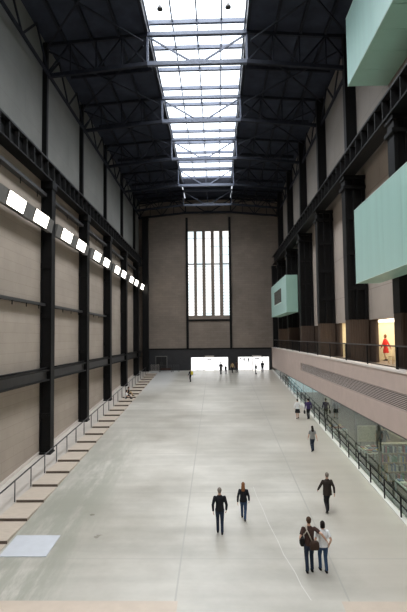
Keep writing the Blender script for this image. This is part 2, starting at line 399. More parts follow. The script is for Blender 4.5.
# dark band with lobbies
b0 = gz(YEND)
o = MB().box(-10.4, 7.6, YEND - .12, YEND, b0 - .4, 7.4).build('trim_5', 'dark_band'); struct(o, 'black band across the foot of the end wall', 'trim')
o = MB().box(-10.4, 7.6, YEND - .2, YEND - .1, 7.3, 7.46).build('trim_6', 'black_steel'); struct(o, 'thin black ledge along the top of the dark band', 'trim')
def lobby(n, x0, x1, lx0, lx1, lab, marks):
    t = thing('door_%d' % n, lab, 'door', (0, YEND - .12, b0 - .02)); t['kind'] = 'structure'
    H_ = 1.86
    k = max(2, round((x1 - x0) / .85)); st = (x1 - x0) / k
    for i in range(k): MB().box(x0 + i*st + .025, x0 + (i+1)*st - .025, -.04, -.02, .05, H_ - .04).build('glass_pane', 'door_light', t)
    fr = MB()
    for i in range(k + 1): fr.box(x0 + i*st - .02, x0 + i*st + .02, -.06, 0, 0, H_)
    fr.box(x0, x1, -.06, 0, H_ - .05, H_); fr.box(x0, x1, -.06, 0, 0, .05)
    fr.build('door_frame', 'white_paint', t)
    lb = MB().box(lx0, lx1, -.75, -.06, 1.86, 2.05); lb.build('lobby_canopy', 'strip', t)
    for x in (lx0, lx1 - .05): MB().box(x, x + .05, -.75, -.06, 0, 1.86).build('lobby_side', 'strip', t)
    MB().box(lx0 + .05, lx1 - .05, -.72, -.70, .05, 1.86).build('lobby_glass', 'door_light', t)
    MB().box(lx0 + .28, lx1 - .28, -.745, -.72, 1.52, 1.66).build('lobby_sign', 'grey_steel', t)
    for (mx, mz, mw, mh) in marks:
        MB().hexa([(mx - mw*.25, -.055, mz - mh), (mx + mw*.25, -.055, mz - mh), (mx + mw*.25, -.042, mz - mh), (mx - mw*.25, -.042, mz - mh),
                   (mx - mw, -.055, mz), (mx + mw, -.055, mz), (mx + mw, -.042, mz), (mx - mw, -.042, mz)]).build('door_mark', 'grey_steel', t)
lobby(1, -3.66, 1.5, -1.72, -.45, 'bright white glazed entrance with a projecting lobby, left of the two', [(.25, 1.7, .08, .35), (.25, 1.1, .07, .2)])
lobby(2, 2.9, 7.2, 4.86, 6.1, 'bright white glazed entrance with a projecting lobby, right of the two', [(3.2, 1.7, .12, .3), (3.75, 1.65, .13, .55), (4.35, 1.65, .12, .6)])
t = thing('door_3', 'dark doorway with a pale frame at the left of the end wall', 'door', (-7.85, YEND - .12, b0)); t['kind'] = 'structure'
fr = MB(); fr.box(-.82, -.74, -.08, 0, 0, 1.95); fr.box(.74, .82, -.08, 0, 0, 1.95); fr.box(-.82, .82, -.08, 0, 1.95, 2.05); fr.build('door_frame', 'panel_grey', t)
for x0, x1 in ((-.74, -.02), (.02, .74)): MB().box(x0, x1, -.04, 0, .02, 1.95).build('door_leaf', 'dark', t)
for x in (-.12, .12): MB().box(x - .015, x + .015, -.08, -.04, .8, 1.25).build('handle', 'grey_steel', t)
# crowd barriers by the dark doorway
def barrier(x0, x1, y, lab, m='grey_steel', red=False):
    t = thing('crowd_barrier', lab, 'barrier', ((x0+x1)/2, y, gz(y)), 'barriers at the end wall')
    h = (x1 - x0) / 2
    MB().tube([(-h, 0, .12), (-h, 0, .95), (h, 0, .95), (h, 0, .12)], .025, 8).build('frame', m, t, True)
    for i in range(9): MB().tube([(-h + (i+1)*2*h/10, 0, .2), (-h + (i+1)*2*h/10, 0, .94)], .012, 6).build('bar', m, t, True)
    MB().tube([(-h, 0, .2), (h, 0, .2)], .02, 8).build('rail', m, t, True)
    for x in (-h, h): MB().box(x - .03, x + .03, -.3, .3, 0, .12).build('foot', m, t)
    if red: MB().box(-h + .1, h - .1, -.02, .0, .3, .52).build('banner', 'brown_cloth', t)
barrier(-9.2, -8.1, 69.5, 'low grey barrier beside the corner column, left of the dark doorway', 'strip')
barrier(-7.9, -6.3, 69.0, 'low barrier with a dark red strip standing before the dark doorway', 'grey_steel', True)
barrier(-6.1, -5.3, 69.2, 'short grey barrier just right of the dark doorway', 'grey_steel')

# ------------------------------------------------------------------ left wall: columns, girder, beams, lamps
def left_column(y, lab):
    z0 = gz(y + .35)
    t = thing('steel_column', lab, 'column', (-10.65, y + .35, z0), 'columns on the left wall')
    h = 18.98 - z0
    m = MB(); m.box(.29, .35, -.35, .35, 0, h); m.build('front_flange', 'black_steel', t, bevel=.01)
    m = MB(); m.box(-.34, -.28, -.35, .35, 0, h); m.build('back_flange', 'black_steel', t)
    m = MB(); m.box(-.28, .29, -.22, -.17, 0, h); m.box(-.28, .29, .17, .22, 0, h); m.build('web', 'black_steel', t)
    z = 2.2
    while z < h - 1:
        q = MB(); q.box(-.34, .36, -.37, -.34, z, z + .3)
        for j in range(4): q.box(-.25 + j*.16, -.21 + j*.16, -.385, -.37, z + .13, z + .17)
        q.build('batten_plate', 'black_steel', t); z += 3.1
    MB().box(-.34, .42, -.45, .45, h - .5, h).build('cap_plate', 'black_steel', t, bevel=.02)
    MB().box(-.34, .40, -.42, .42, 0, .12).build('base_plate', 'black_steel', t)
for i, y in enumerate(BAYS): left_column(y, 'black riveted steel column on the left wall, %s from the near end' % ORD[i])
t = thing('corner_column', 'black steel column in the left corner beside the end wall', 'column', (-9.95, YEND - .75, gz(YEND - .7)))
m = MB(); m.box(-.42, .42, -.32, -.26, 0, 21.6); m.box(-.42, -.36, -.26, .26, 0, 21.6); m.box(.36, .42, -.26, .26, 0, 21.6); m.build('shaft', 'black_steel', t)
MB().box(-.48, .48, -.38, .38, 21.3, 21.65).build('cap_plate', 'black_steel', t)
MB().box(-.48, .48, -.38, .38, 0, .15).build('base_plate', 'black_steel', t)
t = thing('corner_column', 'black steel column on the gallery in the right corner beside the end wall', 'column', (8.2, YEND - .75, 7.4))
m = MB(); m.box(-.42, .5, -.32, -.26, 0, 11.3); m.box(-.42, -.36, -.26, .26, 0, 11.3); m.box(.44, .5, -.26, .26, 0, 11.3); m.build('shaft', 'black_steel', t)
MB().box(-.46, .55, -.36, .36, 11.1, 11.4).build('cap_plate', 'black_steel', t)
for i, y in enumerate(BAYS):
    o = MB().box(-11.02, -10.72, y + .1, y + .42, 20.2, 28.15).build('wall_post', 'black_steel')
    tag(o, 'thin black post on the upper left wall, %s from the near end' % ORD[i], 'post', 'posts on the upper left wall')
    o = MB().box(8.28, 8.95, y + .05, y + .6, 20.1, 28.15).build('wall_post', 'black_steel')
    tag(o, 'broad black post on the upper right wall, %s from the near end' % ORD[i], 'post', 'posts on the upper right wall')
def girder(x0, x1, face, lab):          # face: the side that looks into the hall
    t = thing('crane_girder', lab, 'girder', ((x0+x1)/2, 0, 18.95)); h = (x1-x0)/2
    ya, yb = YNEAR, 69.4 if face > 0 else 69.6
    MB().box(-.06, .06, ya, yb, .08, 1.1).build('web', 'black_steel', t)
    MB().box(-h, h, ya, yb, 0, .09).build('bottom_flange', 'black_steel', t)
    MB().box(-h, h, ya, yb, 1.08, 1.18).build('top_flange', 'flange', t)
    MB().box(face*h*.55 - .05, face*h*.55 + .05, ya, yb, 1.18, 1.28).build('crane_rail', 'grey_steel', t)
    y = 16.3
    while y < 69:
        MB().box(min(face*.06, face*h*.92), max(face*.06, face*h*.92), y - .03, y + .03, .09, 1.08).build('stiffener', 'flange', t); y += 1.15
girder(-10.95, -10.28, 1, 'long black riveted crane girder along the left wall')
girder(7.9, 8.7, -1, 'long black riveted crane girder along the right wall')

bays2 = [22.2] + BAYS
for i, y in enumerate(bays2):
    ya, yb = y + .74, (bays2[i+1] if i < 5 else 69.3) - .04
    t = thing('wall_beam', 'dark horizontal beam on the left wall, %s bay from the near end' % ORD[i], 'beam', (-10.6, 0, 6.45), 'low beams on the left wall')
    MB().box(.0, .06, ya, yb, .08, .62).build('web', 'grey_steel', t)
    MB().box(-.2, .24, ya, yb, .60, .68).build('top_flange', 'black_steel', t); MB().box(-.2, .24, ya, yb, 0, .08).build('bottom_flange', 'black_steel', t)
    MB().tube([(.05, ya, .76), (.05, yb, .76)], .05, 8).build('pipe', 'black_steel', t, True)
    k = 3
    for j in range(k):
        yy = ya + (yb - ya) * (j + .5) / k
        MB().box(-.38, -.2, yy - .06, yy + .06, .05, .6).build('bracket', 'black_steel', t)
    # cable trays
    if i < 3:
        t = thing('cable_tray', 'dark cable tray with hooks halfway up the left wall, %s bay from the near end' % ORD[i], 'cable tray', (-10.8, 0, 11.05), 'cable trays halfway up the left wall')
        m = MB(); m.box(-.18, .14, ya, yb, 0, .03); m.box(-.18, -.15, ya, yb, .03, .16); m.box(.11, .14, ya, yb, .03, .16); m.build('tray', 'grey_steel', t)
        MB().tube([(-.05, ya, .08), (-.05, yb, .08)], .05, 8).build('cable', 'dark', t, True)
        for j in range(4):
            yy = ya + (yb - ya) * (j + .5) / 4
            MB().box(.06, .1, yy - .025, yy + .025, -.22, 0).build('bracket', 'black_steel', t)
    t = thing('cable_tray', 'dark cable tray just above the wall lamps, %s bay from the near end' % ORD[i], 'cable tray', (-10.75, 0, 17.95), 'cable trays above the wall lamps')
    m = MB(); m.box(-.2, .14, ya, yb, 0, .03); m.box(-.2, -.17, ya, yb, .03, .2); m.box(.11, .14, ya, yb, .03, .2); m.build('tray', 'grey_steel', t)
    MB().tube([(-.05, ya, .1), (-.05, yb, .1)], .06, 8).build('cable', 'black_steel', t, True)
    for j in range(3):
        yy = ya + (yb - ya) * (j + .5) / 3
        MB().box(-.02, .02, yy - .02, yy + .02, -.35, 0).build('bracket', 'black_steel', t)
# wall lamps: tilted square floodlights, two to a bay on a grey rail
lamp_y = [25.45, 29.1]
n = 0
for i in range(6):
    y0 = BAYS[0] - 8.66 + .3 + 8.66 * i
    t = thing('lamp_rail', 'grey panelled mounting rail of the wall lamps, %s bay from the near end' % ORD[i], 'lamp rail', (-10.35, 0, 16.02), 'mounting rails of the wall lamps')
    ya, yb = bays2[i] + .75, (bays2[i+1] - .05 if i < 5 else 69.3)
    la = [25.03 + 8.66*i, 28.64 + 8.66*i]; la = [q for q in la if q + 1.2 < yb + .3]
    MB().box(-.3, -.2, ya, yb, -.25, .3).build('backing', 'grey_steel', t)
    segs = [ya] + [v for q in la for v in (q - 1.15, q + 1.15)] + [yb]
    for a, b in zip(segs[::2], segs[1::2]):
        if b - a > .1:
            MB().hexa([(-.22, a, -.36), (.05, a, -.40), (.05, b, -.40), (-.22, b, -.36), (-.22, a, .36), (.22, a, .36), (.22, b, .36), (-.22, b, .36)]).build('grey_panel', 'panel_grey', t)
    for q in la:
        l = thing('wall_lamp', 'bright square wall lamp high on the left wall, %s from the near end' % ORD[n], 'lamp', (-10.35, q, 16.02), 'bright lamps in a row on the left wall'); n += 1
        MB().hexa([(-.2, -1.14, -.34), (.06, -1.14, -.37), (.06, 1.14, -.37), (-.2, 1.14, -.34), (-.2, -1.14, .34), (.26, -1.14, .34), (.26, 1.14, .34), (-.2, 1.14, .34)]).build('housing', 'grey_steel', l)
        MB().hexa([(.065, -1.05, -.34), (.08, -1.05, -.34), (.08, 1.05, -.34), (.065, 1.05, -.34), (.262, -1.05, .32), (.277, -1.05, .32), (.277, 1.05, .32), (.262, 1.05, .32)]).build('diffuser', 'lamp_white', l)

# ------------------------------------------------------------------ left steps and rail
t = thing('stepped_terrace', 'row of shallow tan steps climbing along the left side of the ramp', 'steps', (0, 0, 0))
ystep = 23.42 - 2.015*4
k = 0
SY = []
while ystep < 66.8:
    y2 = ystep + 2.015; z = gz(y2) + .01
    m = MB(); m.hexa([(-9.4, ystep, gz(ystep) - .05), (-8.12, ystep, gz(ystep) - .05), (-8.12, y2, gz(y2) - .05), (-9.4, y2, gz(y2) - .05),
                      (-9.4, ystep, z), (-8.12, ystep, z), (-8.12, y2, z), (-9.4, y2, z)])
    st_ = m.build('step', 'tread', t, bevel=.008)
    MB().box(-9.38, -8.1, ystep - .012, ystep, gz(ystep) - .02, z - .012).build('riser', 'riser', st_)
    SY.append((ystep, gz(ystep))); ystep = y2; k += 1
o = MB().slab(-10.97, -9.42, YNEAR, YEND - .3, 0, .03).build('trim_7', 'strip'); struct(o, 'pale sloping strip between the steps and the left wall', 'floor strip')
t = thing('stair_railing', 'thin dark railing along the left steps', 'railing', (-9.46, 0, 0))
for y, z in SY: MB().tube([(0, y, z + .03), (0, y, z + 1.0)], .028, 8).build('post', 'grey_steel', t, True)
ya, yb = SY[0][0], SY[-1][0]
MB().tube([(0, ya - .8, gz(ya - .8) + 1.0), (0, yb + .2, gz(yb + .2) + 1.0)], .035, 10).build('handrail', 'grey_steel', t, True)
m = MB().slab(-8.0, -6.27, 18.40, 20.07, .004, .03); o = m.build('floor_board', 'board')
tag(o, 'pale bluish white square board lying on the ramp beside the lowest steps', 'board')

# ------------------------------------------------------------------ right side: glass shopfront, fascia, grille, railing
o = MB().box(7.65, 8.1, YNEAR, YEND, 4.75, 7.4)
# fascia with a slot for the grille: built as three strips
o.bm.free()
GY0, GZ0, GZ1 = 46.4, 5.86, 6.56
for ya, yb, za, zb, lb in ((YNEAR, YEND, 4.78, GZ0, 'pinkish concrete gallery front below the air grille'), (YNEAR, YEND, GZ1, 7.4, 'pinkish concrete gallery front above the air grille'), (GY0, YEND, GZ0, GZ1, 'pinkish concrete gallery front beyond the far end of the air grille')):
    struct(MB().box(7.65, 8.1, ya, yb, za, zb).build('wall_gallery', 'fascia'), lb, 'wall')

o = MB().box(7.62, 8.12, YNEAR, YEND - .1, 7.4, 7.5).build('trim_8', 'coping'); struct(o, 'pale coping along the top of the gallery front', 'trim')
o = MB().box(7.70, 7.95, YNEAR, YEND, 4.70, 4.78).build('trim_9', 'grey_steel'); struct(o, 'dark channel under the gallery front holding the glass', 'trim')
g = thing('air_grille', 'long slatted air grille set in the pinkish gallery front', 'grille', (7.66, 0, GZ0))
MB().box(.13, .16, 5, GY0 - .01, .01, GZ1 - GZ0 - .01).build('backing', 'dark', g)
for k in range(9):
    z = .04 + k * .0775
    MB().box(.005, .055, 5, GY0 - .02, z - .013, z + .013).build('slat', 'grille_slat', g)
gl = thing('window_6', 'long reflective glass shopfront under the gallery front', 'window', (7.80, 0, 0)); gl['kind'] = 'structure'
yy = [20.5 - 4.33*3 + 4.33*k for k in range(15)]
for a, b in zip(yy, yy[1:]):
    if gz(b) + .1 > 4.68: break
    m = MB(); m.hexa([(0, a + .02, gz(a) + .03), (.012, a + .02, gz(a) + .03), (.012, b - .02, gz(b) + .03), (0, b - .02, gz(b) + .03),
                      (0, a + .02, 4.72), (.012, a + .02, 4.72), (.012, b - .02, 4.72), (0, b - .02, 4.72)])
    m.build('pane', 'glass', gl)
    MB().box(.05, .09, a - .02, a + .02, gz(a), 4.72).build('mullion', 'grey_steel', gl)
o = MB().box(8.0, 8.22, 20.35, 20.62, 1.2, 4.72).build('shop_post', 'black_steel')
tag(o, 'dark square post just inside the nearest end of the glass shopfront', 'post')
o = MB().slab(7.54, 7.78, YNEAR, YEND - .2, 0, .05).build('trim_10', 'kerb'); struct(o, 'white kerb at the foot of the glass shopfront', 'kerb')
rl = thing('ramp_railing', 'dark twin-bar railing along the foot of the glass shopfront', 'railing', (7.60, 0, 0))
y = 21.62 - 2.065*4; py = []
while y < 61: py.append(y); y += 2.065
for y in py: MB().box(-.025, .025, -.035 + y, .035 + y, gz(y) + .05, gz(y) + .93).build('post', 'black_steel', rl)
for up in (.92, .58): MB().tube([(0, py[0], gz(py[0]) + up), (0, py[-1], gz(py[-1]) + up)], .028, 8).build('handrail' if up > .8 else 'lower_rail', 'black_steel', rl, True)

# ------------------------------------------------------------------ gallery
o = MB().box(8.1, 14.5, YNEAR, YEND, 7.1, 7.38).build('gallery_floor', 'gallery_floor'); struct(o, 'gallery floor behind the pinkish gallery front', 'floor')
o = MB().box(14.5, 14.8, YNEAR, YEND, 7.1, 10.2).build('wall_gallery_back', 'cream_wall'); struct(o, 'cream back wall of the lit gallery rooms', 'wall')
o = MB().box(9.9, 14.8, YNEAR, YEND, 10.0, 10.2).build('ceiling_gallery', 'cream_wall'); struct(o, 'low ceiling of the gallery rooms', 'ceiling')
# inner gallery wall panels in brown slats, with openings to lit rooms
for i, y in enumerate((33.2, 39.0, 66.2)):
    o = MB().box(9.6, 14.5, y, y + .2, 7.38, 10.0).build('wall_partition', 'cream_wall'); struct(o, 'cream partition at the far end of a lit gallery room, %s from the near end' % ORD[i], 'wall')
panels = [(24.0, 25.4, 9.4), (30.0, 33.4, 9.4), (38.6, 47.0, 9.4), (47.6, 63.4, 9.4), (66.0, 70.4, 9.4)]
for i, (a, b, x) in enumerate(panels):
    m = MB(); m.box(x + .05, x + .2, a, b, 7.4, 9.95)
    q = a + .05
    while q < b - .1: m.box(x, x + .06, q, q + .09, 7.4, 9.95); q += .18
    struct(m.build('wall_panel', 'brown_slat'), 'brown slatted wall panel at the back of the gallery walk, %s from the near end' % ORD[i], 'wall panel')
for i, y in enumerate([22.2] + BAYS):
    t = thing('gallery_column', 'broad black ribbed column on the right-hand gallery, %s from the near end' % ORD[i], 'column', (8.57, y, 7.4), 'columns on the gallery')
    z0, z1 = 2.57, 11.45
    for xa, xb in ((-.50, -.32), (0, .16), (.54, .74)): MB().box(xa, xb, 0, .85, z0, z1).build('rib', 'black_steel', t, bevel=.01)
    MB().box(-.42, .65, .16, .7, z0, z1).build('web', 'black_steel', t)
    for z in (4.4, 6.6, 8.8): MB().box(-.50, .74, -.02, .1, z, z + .28).build('batten_plate', 'black_steel', t)
    MB().box(-.62, .76, -.12, .97, z1 - .75, z1 - .55).build('collar', 'black_steel', t, bevel=.02)
    MB().box(-.58, .76, -.08, .93, z1 - .12, z1 + .1).build('cap_plate', 'black_steel', t)
    m = MB(); m.box(-.42, .74, .05, .95, 0, 2.57)
    q = -.42
    while q < .7: m.box(q, q + .075, 0, .06, 0, 2.57); q += .15
    q = .06
    while q < .92: m.box(-.47, -.41, q, q + .075, 0, 2.57); q += .15
    m.build('slatted_casing', 'brown_slat', t)
for i, (a, b) in enumerate(zip([13.54, 22.2] + BAYS, [22.2] + BAYS + [69.6])):
    t = thing('gallery_balustrade', 'dark barred balustrade on the gallery edge, %s bay from the near end' % ORD[i], 'balustrade', (7.86, 0, 7.5), 'balustrades on the gallery edge')
    MB().box(-.04, .04, a + .03, b - .03, .98, 1.04).build('handrail', 'grey_steel', t)
    MB().box(-.02, .02, a + .03, b - .03, .06, .1).build('bottom_rail', 'black_steel', t)
    m = MB(); q = a + .15
    while q < b - .1: m.box(-.006, .006, q - .006, q + .006, .1, .98); q += .15
    m.build('bar_infill', 'black_steel', t)
    for y in (a + .08, (a + b)/2, b - .08): MB().box(-.03, .03, y - .03, y + .03, 0, 1.0).build('post', 'black_steel', t)
for i, (a, b) in enumerate(((26.0, 33.0), (34.0, 38.9), (63.6, 66.0))):
    t = thing('ceiling_light', 'long warm strip light in the gallery rooms, %s from the near end' % ORD[i], 'lamp', (11.6, (a+b)/2, 9.85), 'strip lights of the gallery rooms')
    h = (b - a)/2
    MB().box(-1.7, 1.7, -h, h, .08, .14).build('tray', 'white_paint', t); MB().box(-1.6, 1.6, -h + .05, h - .05, .0, .08).build('diffuser', 'gallery_strip', t)
# gallery furniture near the person in red
def table(name, lab, loc, sx, sy, h, m, cat='table', group=None):
    t = thing(name, lab, cat, loc, group)
    MB().box(-sx/2, sx/2, -sy/2, sy/2, h - .05, h).build('table_top', m, t, bevel=.008)
    for x in (-sx/2 + .06, sx/2 - .06):
        for y in (-sy/2 + .06, sy/2 - .06): MB().box(x - .03, x + .03, y - .03, y + .03, 0, h - .05).build('leg', m, t)
    return t
table('gallery_table', 'pale wooden table on the gallery beside the person in red', (10.3, 27.6, 7.38), .8, 1.3, .74, 'pale_wood')
def stool(loc, lab):
    t = thing('stool', lab, 'stool', loc, 'stools on the gallery')
    MB().loft([(0, 0, .42, .17, .17), (0, 0, .46, .17, .17)], 18).build('seat', 'pale_wood', t)
    for k in range(4):
        a = PI/4 + k*PI/2; MB().bar((.2*math.cos(a), .2*math.sin(a), 0), (.12*math.cos(a), .12*math.sin(a), .42), .03).build('leg', 'pale_wood', t)
stool((9.7, 28.3, 7.38), 'pale round stool on the gallery, in front of the table'); stool((9.75, 26.6, 7.38), 'pale round stool on the gallery, at the near end of the table')
t = thing('potted_plant', 'green potted plant in the lit gallery opening', 'plant', (10.9, 36.6, 7.38))
MB().loft([(0, 0, 0, .18, .18), (0, 0, .4, .25, .25)], 16).build('pot', 'dark', t)
mat('leaf', (.10, .25, .05), .5, .3, 8)
m = MB()
for k in range(60):
    a = random.uniform(0, 2*PI); el = random.uniform(.3, 1.4); L_ = random.uniform(.35, .8)
    d = Vector((math.cos(a)*math.cos(el), math.sin(a)*math.cos(el), math.sin(el))); p0 = Vector((0, 0, .4)); p1 = p0 + d*L_
    sd = Vector((-math.sin(a), math.cos(a), 0)) * .05; th = Vector((0, 0, .004))
    m.rings([[p0 - th, p0 + th, p0 + th*1.1], [p0 + d*L_*.6 - sd, p0 + d*L_*.6 + th*3, p0 + d*L_*.6 + sd], [p1 - th, p1 + th, p1 + th*1.1]])
m.build('foliage', 'leaf', t)

# ------------------------------------------------------------------ teal light boxes
def light_box(lab, x0, x1, ya, yb, z0, z1, window=False):
    t = thing('light_box', lab, 'light box', (x0, ya, z0)); W, D, Hh = x1 - x0, yb - ya, z1 - z0
    n = max(2, round(D / 2.2)); st = D / n
    m = MB(); m.box(.03, W, .03, D - .03, .03, Hh - .03); m.build('core', 'teal_under', t)
    for k in range(n):
        if window and k == n//2 and False: continue
        MB().box(0, .03, k*st + .006, (k+1)*st - .006, .02, Hh - .02).build('glass_panel', 'teal', t)
    MB().box(.02, W, 0, .03, .02, Hh - .02).build('end_panel', 'teal_under', t); MB().box(.02, W, D - .03, D, .02, Hh - .02).build('end_panel', 'teal_under', t)
    n2 = max(2, round(D / 1.6)); s2 = D / n2
    for k in range(n2): MB().box(.03, W, k*s2 + .012, (k+1)*s2 - .012, 0, .03).build('soffit_panel', 'teal_under', t)
    m = MB(); m.box(-.01, .02, 0, D, 0, .025); m.box(-.01, .02, 0, D, Hh - .025, Hh); m.build('edge_trim', 'teal_edge', t)
    if window:
        MB().box(-.03, .0, D*.28, D*.74, Hh*.34, Hh*.74).build('window', 'window_dark', t)
        MB().box(-.04, -.0, D*.26, D*.76, Hh*.31, Hh*.34).build('window_sill', 'teal_edge', t)
light_box('large teal glass box high on the right wall, topmost of the three', 6.9, 8.93, 6.0, 25.2, 21.8, 25.42)
light_box('large pale teal glass box before the right-hand columns, nearest at mid height', 6.9, 8.03, 6.0, 24.75, 11.55, 15.2)
light_box('small teal glass box with a dark window, farthest along the right side', 6.9, 8.05, 49.55, 63.0, 11.38, 15.1, True)

# ------------------------------------------------------------------ bookshop behind the glass
SF = 1.2
o = MB().box(7.85, 14.5, 6, YEND, SF - .2, SF).build('shop_floor', 'shop_floor'); struct(o, 'floor of the shop behind the glass', 'floor')
o = MB().box(14.4, 14.8, 6, YEND, SF, 7.1).build('wall_shop_back', 'shop_wall'); struct(o, 'brown back wall of the shop', 'wall')
o = MB().box(7.95, 14.5, 6, YEND, 4.85, 5.0).build('ceiling_shop', 'cream_wall'); struct(o, 'low ceiling of the shop', 'ceiling')
for i, (x, y) in enumerate(((10.2, 24), (10.2, 29), (10.2, 34), (10.2, 40), (10.2, 47))):
    t = thing('ceiling_light', 'warm square light in the shop ceiling behind the glass, %s from the near end' % ORD[i], 'lamp', (x, y, 4.75), 'ceiling lights of the shop')
    MB().box(-.7, .7, -.7, .7, .04, .1).build('tray', 'white_paint', t); MB().box(-.62, .62, -.62, .62, 0, .04).build('diffuser', 'shop_strip', t)
BC = []
for i, c_ in enumerate([(.5, .08, .06), (.75, .7, .6), (.1, .2, .4), (.75, .5, .1), (.12, .3, .16), (.85, .82, .75), (.3, .12, .2), (.05, .05, .06)]): mat('book%d' % i, c_, .5, .05); BC.append('book%d' % i)
book_protos = []
def book_at(x, y, z, w_, d_, h_, rz, lab, grp, col):
    o = MB(); o.box(-w_/2, w_/2, -d_/2, d_/2, 0, h_)
    b = o.build('book', col); b.location = (x, y, z); b.rotation_euler = (0, 0, rz); return tag(b, lab, 'book', grp)
def bookcase(loc, rz, lab, n, short):
    W, D, Hh, k = 2.2, .36, 2.0, 4
    t = thing('bookcase', lab, 'bookcase', loc, 'bookcases in the shop', rz)
    for x in (-W/2, W/2 - .04): MB().box(x, x + .04, -D/2, D/2, 0, Hh).build('side_panel', 'wood', t)
    MB().box(-W/2 + .04, W/2 - .04, D/2 - .02, D/2, 0, Hh).build('back_panel', 'wood', t)
    for j in range(k + 1): MB().box(-W/2 + .04, W/2 - .04, -D/2, D/2 - .02, j*(Hh - .04)/k, j*(Hh - .04)/k + .04).build('shelf', 'pale_wood', t)
    R_ = Matrix.Rotation(rz, 3, 'Z')
    for j in range(k):
        x = -W/2 + .07
        while x < W/2 - .16:
            w_ = random.uniform(.05, .11); h_ = random.uniform(.26, .38); p = R_ @ Vector((x + w_/2, -.04, 0))
            if random.random() < .88: book_at(loc[0] + p.x, loc[1] + p.y, loc[2] + .04 + j*(Hh - .04)/k, w_, .22, h_, rz, 'upright book on the %s shelf of the %s' % (['lowest', 'second lowest', 'second highest', 'highest'][j], short), 'books on the %s shelf of the %s' % (['lowest', 'second lowest', 'second highest', 'highest'][j], short), random.choice(BC))
            x += w_ + random.uniform(.004, .03)
bookcase((9.75, 27.6, SF), 0, 'wooden bookcase facing the near end, closest behind the glass', 0, 'closest bookcase')
bookcase((12.4, 30.6, SF), 0, 'wooden bookcase facing the near end, deeper in the shop', 1, 'deeper bookcase')
for i, (x, y) in enumerate(((9.0, 23.9), (9.3, 31.2), (9.0, 38.6))):
    t = table('display_table', 'white display table with books behind the glass, %s from the near end' % ORD[i], (x, y, SF), 1.1, 1.9, .85, 'white_paint', 'table', 'display tables in the shop')
    for q in range(3):
        for r in range(4):
            nst = random.randint(1, 4)
            for s_ in range(nst):
                book_at(x - .34 + q*.34, y - .7 + r*.45, SF + .85 + s_*.035, .24, .32, .034, random.uniform(-.15, .15), 'book lying on the %s display table in the shop' % ORD[i], 'books lying on the %s display table' % ORD[i], random.choice(BC))
t = thing('poster_stand', 'beige framed poster on a stand behind the glass', 'poster stand', (9.55, 32.9, SF))
MB().box(-.58, .58, -.02, .02, .98, 2.0).build('frame', 'poster_frame', t); MB().box(-.52, .52, -.028, -.02, 1.04, 1.94).build('poster', 'poster', t)
for x in (-.4, .4): MB().box(x - .025, x + .025, .02, .06, 0, 1.6).build('leg', 'grey_steel', t)
MB().box(-.5, .5, -.18, .22, 0, .03).build('base', 'grey_steel', t)
t = thing('shop_pillar', 'pale round pillar inside the shop behind the glass', 'pillar', (8.9, 41.5, SF))
MB().loft([(0, 0, 0, .24, .24), (0, 0, 3.65, .24, .24)], 24).build('shaft', 'shop_wall', t, True); MB().loft([(0, 0, 0, .32, .32), (0, 0, .15, .3, .3)], 24).build('base', 'grey_steel', t)
t = thing('shop_counter', 'long wooden counter deep in the shop', 'counter', (12.5, 36, SF))
MB().box(-.4, .4, -2, 2, 0, .9).build('body', 'wood', t); MB().box(-.46, .46, -2.06, 2.06, .9, .96).build('worktop', 'pale_wood', t)

# ------------------------------------------------------------------ people
def remesh(mb, name, m, parent, voxel, smooth=4):
    bmesh.ops.recalc_face_normals(mb.bm, faces=mb.bm.faces)
    me = bpy.data.meshes.new(name + '_raw'); mb.bm.to_mesh(me); mb.bm.free()
    tmp = bpy.data.objects.new(name + '_raw', me); COL.objects.link(tmp)
    r = tmp.modifiers.new('r', 'REMESH'); r.mode = 'VOXEL'; r.voxel_size = voxel; r.use_smooth_shade = True
    s = tmp.modifiers.new('s', 'SMOOTH'); s.iterations = smooth; s.factor = .5
    dg = bpy.context.evaluated_depsgraph_get(); dg.update()
    out = bpy.data.meshes.new_from_object(tmp.evaluated_get(dg)); out.name = name
    bpy.data.objects.remove(tmp); bpy.data.meshes.remove(me)
    out.materials.clear(); out.materials.append(MATS[m])
    for p in out.polygons: p.use_smooth = True
    o = bpy.data.objects.new(name, out); COL.objects.link(o)
    if parent: o.parent = parent
    return o
def ik(a, b, l1, l2, pole):
    a, b = Vector(a), Vector(b); d = b - a; L_ = min(d.length, (l1 + l2) * .999); dn = d.normalized()
    x = (l1*l1 - l2*l2 + L_*L_) / (2*L_); h = math.sqrt(max(l1*l1 - x*x, 0))
    p = Vector(pole); p = (p - dn * p.dot(dn)).normalized()
    return a + dn*x + p*h
def hand(mb, wrist, d, side, s):
    """palm, four unequal curled fingers and a thumb leaving the palm's side"""
    d = d.normalized(); fwd = Vector((0, 1, 0)); fwd = (fwd - d*fwd.dot(d)).normalized(); inn = d.cross(fwd) * (1 if side > 0 else -1)
    inn = Vector((-side, 0, 0)); inn = (inn - d*inn.dot(d)).normalized()
    p0 = wrist; p1 = wrist + d*.085*s
    for off in (-.025, 0, .025): mb.tube([p0 + fwd*off*.7*s, p1 + fwd*off*1.1*s], [.016*s, .015*s], 8)
    for k, L_ in enumerate((.068, .078, .073, .056)):
        o = fwd * (.033 - .022*k) * s; a = p1 + o; b = a + d*L_*.45*s + inn*.006*s; c_ = b + d*L_*.3*s + inn*.016*s; e = c_ + d*L_*.2*s + inn*.02*s
        mb.tube([a - d*.01*s, b, c_, e], [.0095*s, .009*s, .0085*s, .007*s], 7)
    a = p0 + d*.025*s + fwd*.026*s; b = a + (d*.6 + fwd*.65 + inn*.3)*.04*s; c_ = b + (d*.9 + fwd*.25 + inn*.3)*.032*s
    mb.tube([a, b, c_], [.013*s, .011*s, .008*s], 7)
